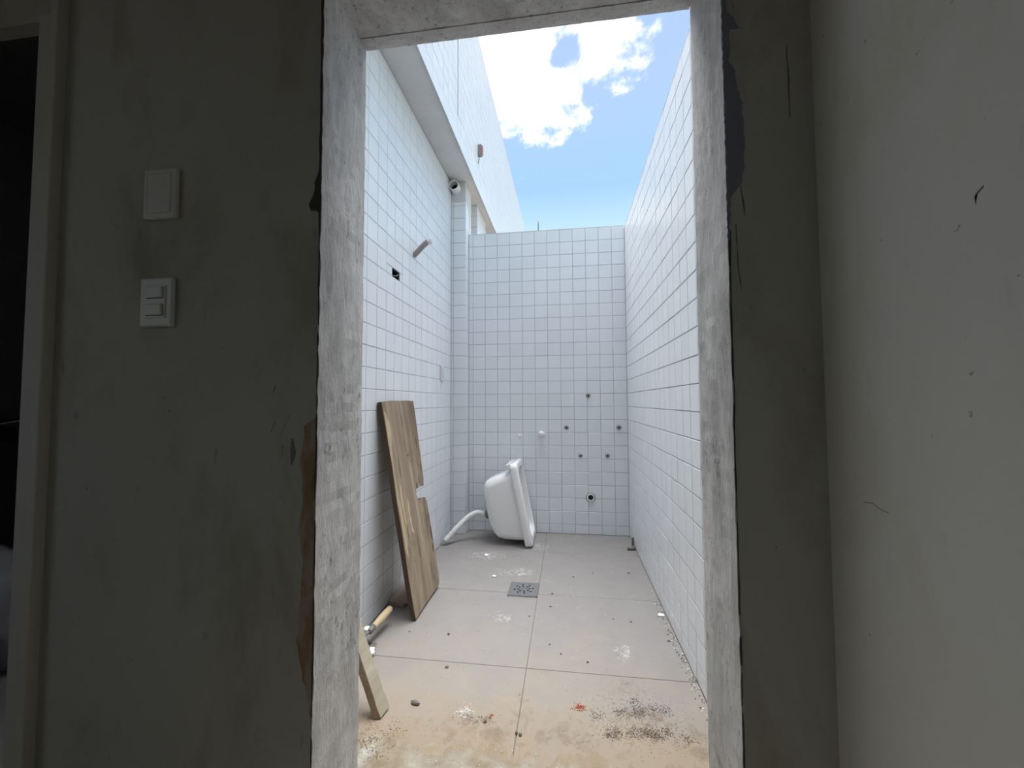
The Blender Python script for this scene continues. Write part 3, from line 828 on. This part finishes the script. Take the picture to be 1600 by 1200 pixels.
pst = prism('plaster_crust', ragged([(-.808, 1.598), (-.788, 1.600), (-.774, 1.562), (-.788, 1.548), (-.805, 1.565)], .008, .002, 3), .006, 'lime', Matrix.Translation((0, 0, .0062)), None, .001); adopt(pst, tr)
kn = bmesh.new(); bmesh.ops.create_icosphere(kn, subdivisions=2, radius=.016)
r = random.Random(8)
for v in kn.verts: v.co *= r.uniform(.75, 1.2)
kn = from_bm('plaster_lump', kn, 'lime'); kn.location = A - u_*.018 + Vector((-.016, .006, .006)); kn.scale = (1, 1.1, .6); adopt(kn, tr)

# ------------------------------------------------------------------ floor drain
dr = empty('floor_drain', (-.2425, 2.2, 0)); tag(dr, 'square steel floor drain grate with round holes', 'floor drain')
bm = bmesh.new()
def loop(pts):
    v = [bm.verts.new((x, y, 0)) for x, y in pts]
    return [bm.edges.new((v[i], v[(i+1) % len(v)])) for i in range(len(v))]
hw = .0755
edges = loop([(-hw, -hw), (hw, -hw), (hw, hw), (-hw, hw)])
holes_ = [(R_*math.cos(math.radians(a)), R_*math.sin(math.radians(a)), .0064) for a in range(10, 370, 45) for R_ in (.030, .049)] + [(.014*math.cos(math.radians(a)), .014*math.sin(math.radians(a)), .0035) for a in range(0, 360, 90)]
for hx, hy, hr in holes_:
    edges += loop([(hx+hr*math.cos(q*math.pi/5), hy+hr*math.sin(q*math.pi/5)) for q in range(10)])
bmesh.ops.triangle_fill(bm, edges=edges, use_beauty=True, use_dissolve=False)
ff = bm.faces[:]
r_ = bmesh.ops.extrude_face_region(bm, geom=ff)
for e in r_['geom']:
    if isinstance(e, bmesh.types.BMVert): e.co.z += .003
gr = from_bm('grate_plate', bm, 'steel'); gr.location = (-.2425, 2.200, .0025); adopt(gr, dr)
adopt(box('drain_well', -.2425-.073, -.2425+.073, 2.2-.073, 2.2+.073, .0002, .0012, 'void'), dr)  # thin dark sheet on the floor, painted as the shade below the grate
adopt(boxes('grate_frame', [(-.321, -.3175, 2.1215, 2.2785, 0, .0045), (-.1675, -.1645, 2.1215, 2.2785, 0, .0045), (-.321, -.1645, 2.1215, 2.1247, 0, .0045), (-.321, -.1645, 2.2753, 2.2785, 0, .0045)], 'steel'), dr)

# ------------------------------------------------------------------ plumbing on the end wall
def fitting(x, z, label, r_=.012, m='steel', L_=.008, name='pipe_outlet'):
    e = empty(name, (x, YB, z)); tag(e, label, 'pipe outlet')
    adopt(pipe_end('collar', (x, YB+.004, z), (0, -1, 0), r_, r_*.48, L_+.004, m), e)
    adopt(disc('mortar_ring', (x, YB+.001, z), (0, -1, 0), r_+.0045, .0018, 'stone'), e)
    adopt(disc('bore', (x, YB-L_+.0035, z), (0, -1, 0), r_*.50, .0015, 'void'), e)  # near-black disc paints the shade inside the outlet
    return e
fitting(0.160, 1.055, 'highest capped water outlet on the back wall', .0135, 'steel', .014)
fitting(-0.009, 0.809, 'small dark water outlet left of the upper pair on the back wall')
fitting(0.387, 0.811, 'small water outlet nearest the right corner of the back wall', .0135, 'steel', .014)
fitting(0.096, 0.594, 'left of the two low dark water outlets on the back wall')
fitting(0.298, 0.597, 'right of the two low dark water outlets on the back wall')
e = empty('capped_outlet', (-.202, YB, .754)); tag(e, 'larger white plastic pipe cap on the back wall above the tank', 'pipe cap')
adopt(tube('cap_body', [(-.202, YB+.002, .754), (-.202, YB-.035, .760), (-.202, YB-.042, .761), (-.202, YB-.044, .761)], [.020, .0205, .017, .008], 'pvc', None, 20), e)
adopt(tube('cap_flange', [(-.202, YB+.002, .754), (-.202, YB-.006, .755)], [.027, .025], 'pvc', None, 20), e)
e = empty('plugged_outlet', (-.373, YB, .743)); tag(e, 'smaller white screw plug on the back wall left of the white cap', 'pipe cap')
adopt(tube('cap_body', [(-.373, YB+.002, .743), (-.373, YB-.016, .745), (-.373, YB-.020, .745)], [.012, .012, .007], 'pvc', None, 16), e)
e = empty('drain_pipe', (.169, YB, .28)); tag(e, 'round white drain pipe opening low on the back wall', 'drain pipe')
adopt(pipe_end('pipe_collar', (.169, YB+.004, .28), (0, -1, 0), .0300, .010, .014, 'pvc', None, 28, .012), e)
adopt(disc('bore', (.169, YB-.0015, .28), (0, -1, 0), .0198, .002, 'void', None, 24), e)  # dark disc in place of the shaded inside of the drain pipe
adopt(disc('mortar_ring', (.169, YB+.001, .28), (0, -1, 0), .0355, .002, 'stone', None, 28), e)

# pipe stub under the soffit
e = empty('pipe_stub', (-.865, 3.06, 2.70)); tag(e, 'short white pipe stub sticking out of the pier under the soffit', 'pipe')
adopt(pipe_end('pipe', (-.862, 3.061, 2.705), (0, -1, 0), .040, .006, .075, 'pvc', None, 28, .072), e)
adopt(disc('bore', (-.862, 3.055, 2.705), (0, -1, 0), .0335, .003, 'void', None, 24), e)  # dark disc closes the stub, its colour standing for inner shade
# bent pipe on the left wall
e = empty('shower_pipe', (XL, 2.28, 1.89)); tag(e, 'short bent pipe jutting upward from the left tiled wall', 'pipe')
arm = catmull([Vector((XL-.002, 2.278, 1.886)), Vector((-.872, 2.279, 1.916)), Vector((-.84, 2.281, 1.950)), Vector((-.815, 2.284, 1.970))], 8)
adopt(tube('pipe_arm', arm, .0155, 'pvc_dirty', None, 18), e)
ad = (arm[-1]-arm[-3]).normalized()
adopt(pipe_end('pipe_mouth', arm[-1]-ad*.002, (ad + Vector((.35, -.1, -.25))).normalized(), .0178, .004, .024, 'pvc', None, 22, .020), e)
# open electrical box in the left wall
e = empty('junction_box', (XL-.03, 2.03, 1.67)); tag(e, 'open dark electrical box cut into the left tiled wall', 'electrical box')
y0, y1, z0, z1 = hole
adopt(boxes('box_shell', [(XL-.075, XL-.070, y0, y1, z0, z1), (XL-.070, XL-.006, y0, y0+.002, z0, z1), (XL-.070, XL-.006, y1-.002, y1, z0, z1), (XL-.070, XL-.006, y0+.002, y1-.002, z0, z0+.002), (XL-.070, XL-.006, y0+.002, y1-.002, z1-.002, z1)], 'void'), e)
adopt(tube('cable', catmull([Vector((XL-.068, y0+.06, z0+.02)), Vector((XL-.04, y0+.072, z0+.03)), Vector((XL-.015, y0+.080, z0+.026)), Vector((XL-.008, y0+.086, z0+.034))], 6), .0026, 'pvc', None, 8), e)
# blank plate low on the left wall
e = empty('wall_plate', (XL, 2.82, 1.16)); tag(e, 'small white plate on the left tiled wall near the corner', 'wall plate')
adopt(box('plate', XL-.001, XL+.010, 2.785, 2.860, 1.163, 1.275, 'plastic', None, .003), e)
adopt(box('blank_insert', XL+.009, XL+.012, 2.800, 2.845, 1.185, 1.253, 'plastic', None, .001), e)
# small box high on the parapet
e = empty('parapet_box', (XF, 3.2, 3.05)); tag(e, 'small grey box with a reddish side high on the tiled parapet', 'electrical box')
adopt(box('box_body', XF-.001, XF+.030, 3.19, 3.225, 3.055, 3.15, 'greybox', None, .004), e)
adopt(box('box_insert', XF+.029, XF+.040, 3.195, 3.222, 3.065, 3.14, 'red', None, .003), e)
adopt(tube('cable', [(XF+.012, 3.20, 3.058), (XF+.008, 3.20, 3.02), (XF+.001, 3.20, 2.99)], .003, 'greybox', None, 8), e)
# antenna rod far beyond
tag(tube('antenna_rod', [(-.475, 7.0, -.12), (-.475, 7.0, 4.15), (-.475, 7.0, 4.225)], [.012, .010, .008], 'greybox', None, 10), 'thin distant rod rising above the back wall', 'antenna')
# stub of pipe with a tap body on the floor by the right wall
e = empty('pipe_remnant', (.42, 2.87, 0)); tag(e, 'small grey pipe remnant on the floor at the right wall', 'pipe')
adopt(tube('pipe_piece', [(.395, 2.862, .011), (.447, 2.872, .011)], .010, 'iron', None, 12), e)
adopt(tube('pipe_riser', [(.440, 2.93, .0), (.440, 2.93, .06), (.440, 2.93, .068)], [.008, .008, .005], 'iron', None, 12), e)
adopt(tube('pipe_link', [(.440, 2.93, .010), (.436, 2.872, .010)], .006, 'iron', None, 10), e)

# ------------------------------------------------------------------ switch plates on the dark wall
def plate(x0, x1, z0, z1, label, switches):
    cx, cz = (x0+x1)/2, (z0+z1)/2
    e = empty('switch_plate', (cx, YD0, z0)); tag(e, label, 'switch plate')
    adopt(box('plate', x0, x1, YD0-.010, YD0+.001, z0, z1, 'plastic', None, .0045, 3), e)
    if switches:
        mf = adopt(box('module_frame', cx-.024, cx+.026, YD0-.0125, YD0-.009, cz-.036, cz+.036, 'plastic', None, .001), e)
        for dz in (.020, -.018):
            adopt(box('recess', cx-.020, cx+.022, YD0-.0128, YD0-.0115, cz+dz-.013, cz+dz+.013, 'scuff', None), mf)  # dark plate, not sunk in: shade around the rocker put into colour
            rk = box('rocker', -.020, .020, -.003, .003, -.0115, .0115, 'plastic', None, .001)
            rk.matrix_world = Matrix.Translation((cx+.001, YD0-.0145, cz+dz)) @ Matrix.Rotation(.09, 4, 'X'); adopt(rk, mf)
    else:
        adopt(box('blank_cover', cx-.030, cx+.030, YD0-.0118, YD0-.009, cz-.045, cz+.045, 'plastic', None, .0025), e)
    return e
plate(-0.934, -0.8495, 1.418, 1.531, 'blank white cover plate above the light switch', False)
plate(-0.933, -0.851, 1.176, 1.285, 'white double rocker switch plate below the blank cover', True)

# ------------------------------------------------------------------ things in the dark room
e = empty('dark_shelf', (-3.2, 1.7, .86)); tag(e, 'black shelf edge in the dark side room', 'shelf')
adopt(box('shelf_board', -3.199, -1.98, 1.25, 2.2, .868, .927, 'black', None, .008), e)
for y in (1.4, 2.05):
    adopt(box('bracket', -3.199, -2.75, y-.015, y+.015, .815, .865, 'black', None), e)
tag(tube('wire_scrap', catmull([Vector((-2.20, 1.285, .930)), Vector((-2.154, 1.29, .936)), Vector((-2.11, 1.30, .944)), Vector((-2.075, 1.30, .947))], 6), .0022, 'pvc', None, 8), 'thin pale wire lying on the black shelf', 'wire')  # wire is made up; its pale colour stands for a glint
bm = bmesh.new(); bmesh.ops.create_icosphere(bm, subdivisions=4, radius=1)
r = random.Random(4)
from mathutils import noise as mn
for v in bm.verts:
    q = v.co.copy(); w_ = 1+.16*mn.noise(q*2.3)+.07*mn.noise(q*6)
    v.co = Vector((q.x*.22*w_, q.y*.18*w_, max(-.70, q.z*w_)*.25))
sk = from_bm('material_sack', bm, 'sack', None, True); sk.location = (-2.22, 1.36, .177); sk.scale = (1, 1, 1)  # made-up sack; its blue-grey colour stands for a bluish reflection
tag(sk, 'blue-grey sack slumped on the dark room floor', 'sack')

# ------------------------------------------------------------------ debris on the yard floor
def grain(r, s):
    ico = [Vector((1, 0, -.3)), Vector((-.5, .87, -.3)), Vector((-.5, -.87, -.3)), Vector((.5, .87, .35)), Vector((-1, 0, .35)), Vector((.5, -.87, .35)), Vector((0, 0, .9)), Vector((0, 0, -.55))]
    rz = Matrix.Rotation(r.uniform(0, 6.28), 3, 'Z')
    vs = [rz @ Vector((v.x*s*r.uniform(.6, 1.3), v.y*s*r.uniform(.6, 1.2), (v.z+.5)*s*r.uniform(.4, .8))) for v in ico]
    fs = [(0, 3, 5), (0, 1, 3), (1, 4, 3), (1, 2, 4), (2, 5, 4), (2, 0, 5), (3, 6, 5), (3, 4, 6), (4, 5, 6), (7, 1, 0), (7, 2, 1), (7, 0, 2)]
    return vs, fs


def crumbs(name, spots, m, label, seed):
    r = random.Random(seed); V, F_ = [], []
    for (x, y, sx, sy, n_, s0, s1) in spots:
        for _ in range(n_):
            px, py = r.gauss(x, sx), r.gauss(y, sy)
            if not (XL+.004 < px < XR-.004 and YD1+.02 < py < YB-.01): continue
            zz = 0.0 if py > 1.2 else .0032
            s = r.uniform(s0, s1)
            vs, fs = grain(r, s); k_ = len(V)
            V += [v + Vector((px, py, zz)) for v in vs]; F_ += [tuple(k_+i for i in f_) for f_ in fs]
    o = link(name, mesh(name, V, F_), m)
    tag(o, label, 'debris', None, 'stuff')
dark = [(0.082, 1.366), (0.157, 1.387), (0.21, 1.394), (0.23, 1.405), (0.267, 1.418), (0.307, 1.417), (0.214, 1.445), (0.115, 1.295), (0.139, 1.308), (0.185, 1.309), (0.224, 1.319), (0.251, 1.303), (0.245, 1.315), (0.286, 1.327), (0.344, 1.306)]
spots = [(x, y, .011, .011, 90, .0005, .0017) for x, y in dark]
spots += [(.2, 1.40, .09, .04, 420, .0004, .0013), (.24, 1.32, .09, .035, 420, .0004, .0013), (.20, 1.50, .1, .05, 160, .0004, .0010)]
spots += [(x, y, .022, .022, 55, .0006, .0019) for x, y in [(-0.607, 1.173), (-0.568, 1.168), (-0.556, 1.127), (-0.627, 1.188), (-0.543, 1.218)]]
spots += [(-.30, 1.30, .03, .012, 60, .0006, .0018), (-.62, 1.25, .03, .03, 80, .0005, .0014)]
spots += [(.435, 1.5+i*.1, .010, .05, 26, .0010, .0030) for i in range(7)]
spots += [(-.2, 1.6, .35, .25, 110, .0005, .0017), (.15, 2.2, .2, .4, 80, .0005, .0020), (-.5, 2.2, .2, .4, 50, .0005, .0018), (-.1, 1.25, .3, .08, 260, .0004, .0014)]
crumbs('soil_crumbs', spots, 'soil', 'dark soil crumbs scattered over the yard floor', 31)
crumbs('plaster_crumbs', [(-.34, 1.335, .014, .014, 60, .0010, .003), (-.30, 2.42, .07, .03, 40, .001, .0035), (-.5, 2.65, .12, .05, 40, .001, .004), (-.33, 1.91, .03, .03, 14, .001, .003), (.43, 1.9, .012, .3, 60, .0015, .004), (-.1, 2.3, .3, .4, 50, .001, .003), (-.3, 1.12, .25, .06, 90, .0006, .0022)], 'lime', 'white plaster crumbs scattered over the yard floor', 32)
crumbs('brick_crumbs', [(.030, 1.394, .008, .007, 70, .001, .0032), (.012, 1.41, .02, .02, 14, .0008, .0018), (-.252, 1.322, .004, .004, 12, .001, .003)], 'brick', 'red brick crumbs in a small heap near the doorway', 33)


def lump(name, x, y, s, m, label, cat, seed, z=0.0, group=None):
    bm = bmesh.new(); bmesh.ops.create_icosphere(bm, subdivisions=2, radius=1)
    r = random.Random(seed); off = Vector((r.uniform(0, 9),)*3)
    for v in bm.verts:
        q = v.co.copy(); w_ = 1+.35*mn.noise(q*1.6+off)
        v.co = Vector((q.x*s[0]*w_, q.y*s[1]*w_, max(-.8, q.z*w_)*s[2]))
    o = from_bm(name, bm, m); o.location = (x, y, z+s[2]*.8); o.rotation_euler.z = r.uniform(-.5, .5)
    return tag(o, label, cat, group)
o = lump('stone_chip', -.515, 1.338, (.017, .008, .006), 'stone', 'longish grey stone chip lying right of the batten foot', 'stone', 1); o.rotation_euler.z = -.25
lump('stone_chip', -.164, 1.263, (.0042, .0045, .004), 'stone', 'left of two tiny stones at the end of the floor joint', 'stone', 2)
lump('stone_chip', -.152, 1.258, (.005, .0045, .004), 'stone', 'right of two tiny stones at the end of the floor joint', 'stone', 3)
lump('stone_chip', -.268, 1.294, (.005, .0045, .004), 'stone', 'dark pebble between the white crumbs and the floor joint', 'stone', 4)
lump('stone_chip', -.465, 1.532, (.007, .005, .004), 'stone', 'dark pebble just before the long cross joint, left of the centre joint', 'stone', 5)
PB = [(-0.188, 1.937), (0.278, 1.947), (0.2, 1.964), (-0.083, 1.728), (0.067, 1.631), (0.412, 1.814), (-0.035, 1.67), (0.137, 2.457), (0.024, 2.39), (0.345, 2.483), (-0.089, 2.173), (-0.093, 2.039), (-0.522, 1.746), (-0.699, 1.743)]
PBL = ['tiny pebble just left of the centre joint in front of the drain', 'right pebble of the close pair on the right floor tile', 'left pebble of the close pair on the right floor tile',
       'farther of two tiny pebbles just right of the centre joint', 'tiny pebble nearest the long cross joint on the right floor tile', 'tiny pebble lying against the foot of the right wall',
       'nearer of two tiny pebbles just right of the centre joint', 'middle pebble of the three beyond the drain on the right', 'left pebble of the three beyond the drain on the right',
       'right pebble of the three beyond the drain on the right', 'tiny pebble beside the right edge of the floor drain', 'tiny pebble right of the centre joint just before the drain',
       'tiny pebble on the floor right of the leaning board foot', 'tiny pebble on the floor in front of the leaning board foot']
for i, (x, y) in enumerate(PB):
    s = .0026+.002*random.random()
    lump('pebble', x, y, (s*1.6, s, s*.8), 'stone', PBL[i], 'pebble', 40+i, group='pebbles on the floor tiles')


def flake(x, y, s, label, seed, group=None):
    r = random.Random(seed); n_ = 9
    out = [(s*r.uniform(.55, 1.1)*math.cos(2*math.pi*k_/n_), s*.8*r.uniform(.5, 1.1)*math.sin(2*math.pi*k_/n_)) for k_ in range(n_)]
    o = prism('plaster_flake', out, .006, 'lime', Matrix.Translation((x, y, .0008)) @ Matrix.Rotation(.12, 4, 'X'), None, .0012)
    return tag(o, label, 'plaster flake', group)
flake(-.538, 2.652, .022, 'white plaster flake on the floor in front of the tank', 1)
flake(-.430, 2.342, .014, 'small white plaster flake left of the floor drain', 2)
flake(.427, 2.021, .020, 'white plaster flake against the foot of the right wall', 3)
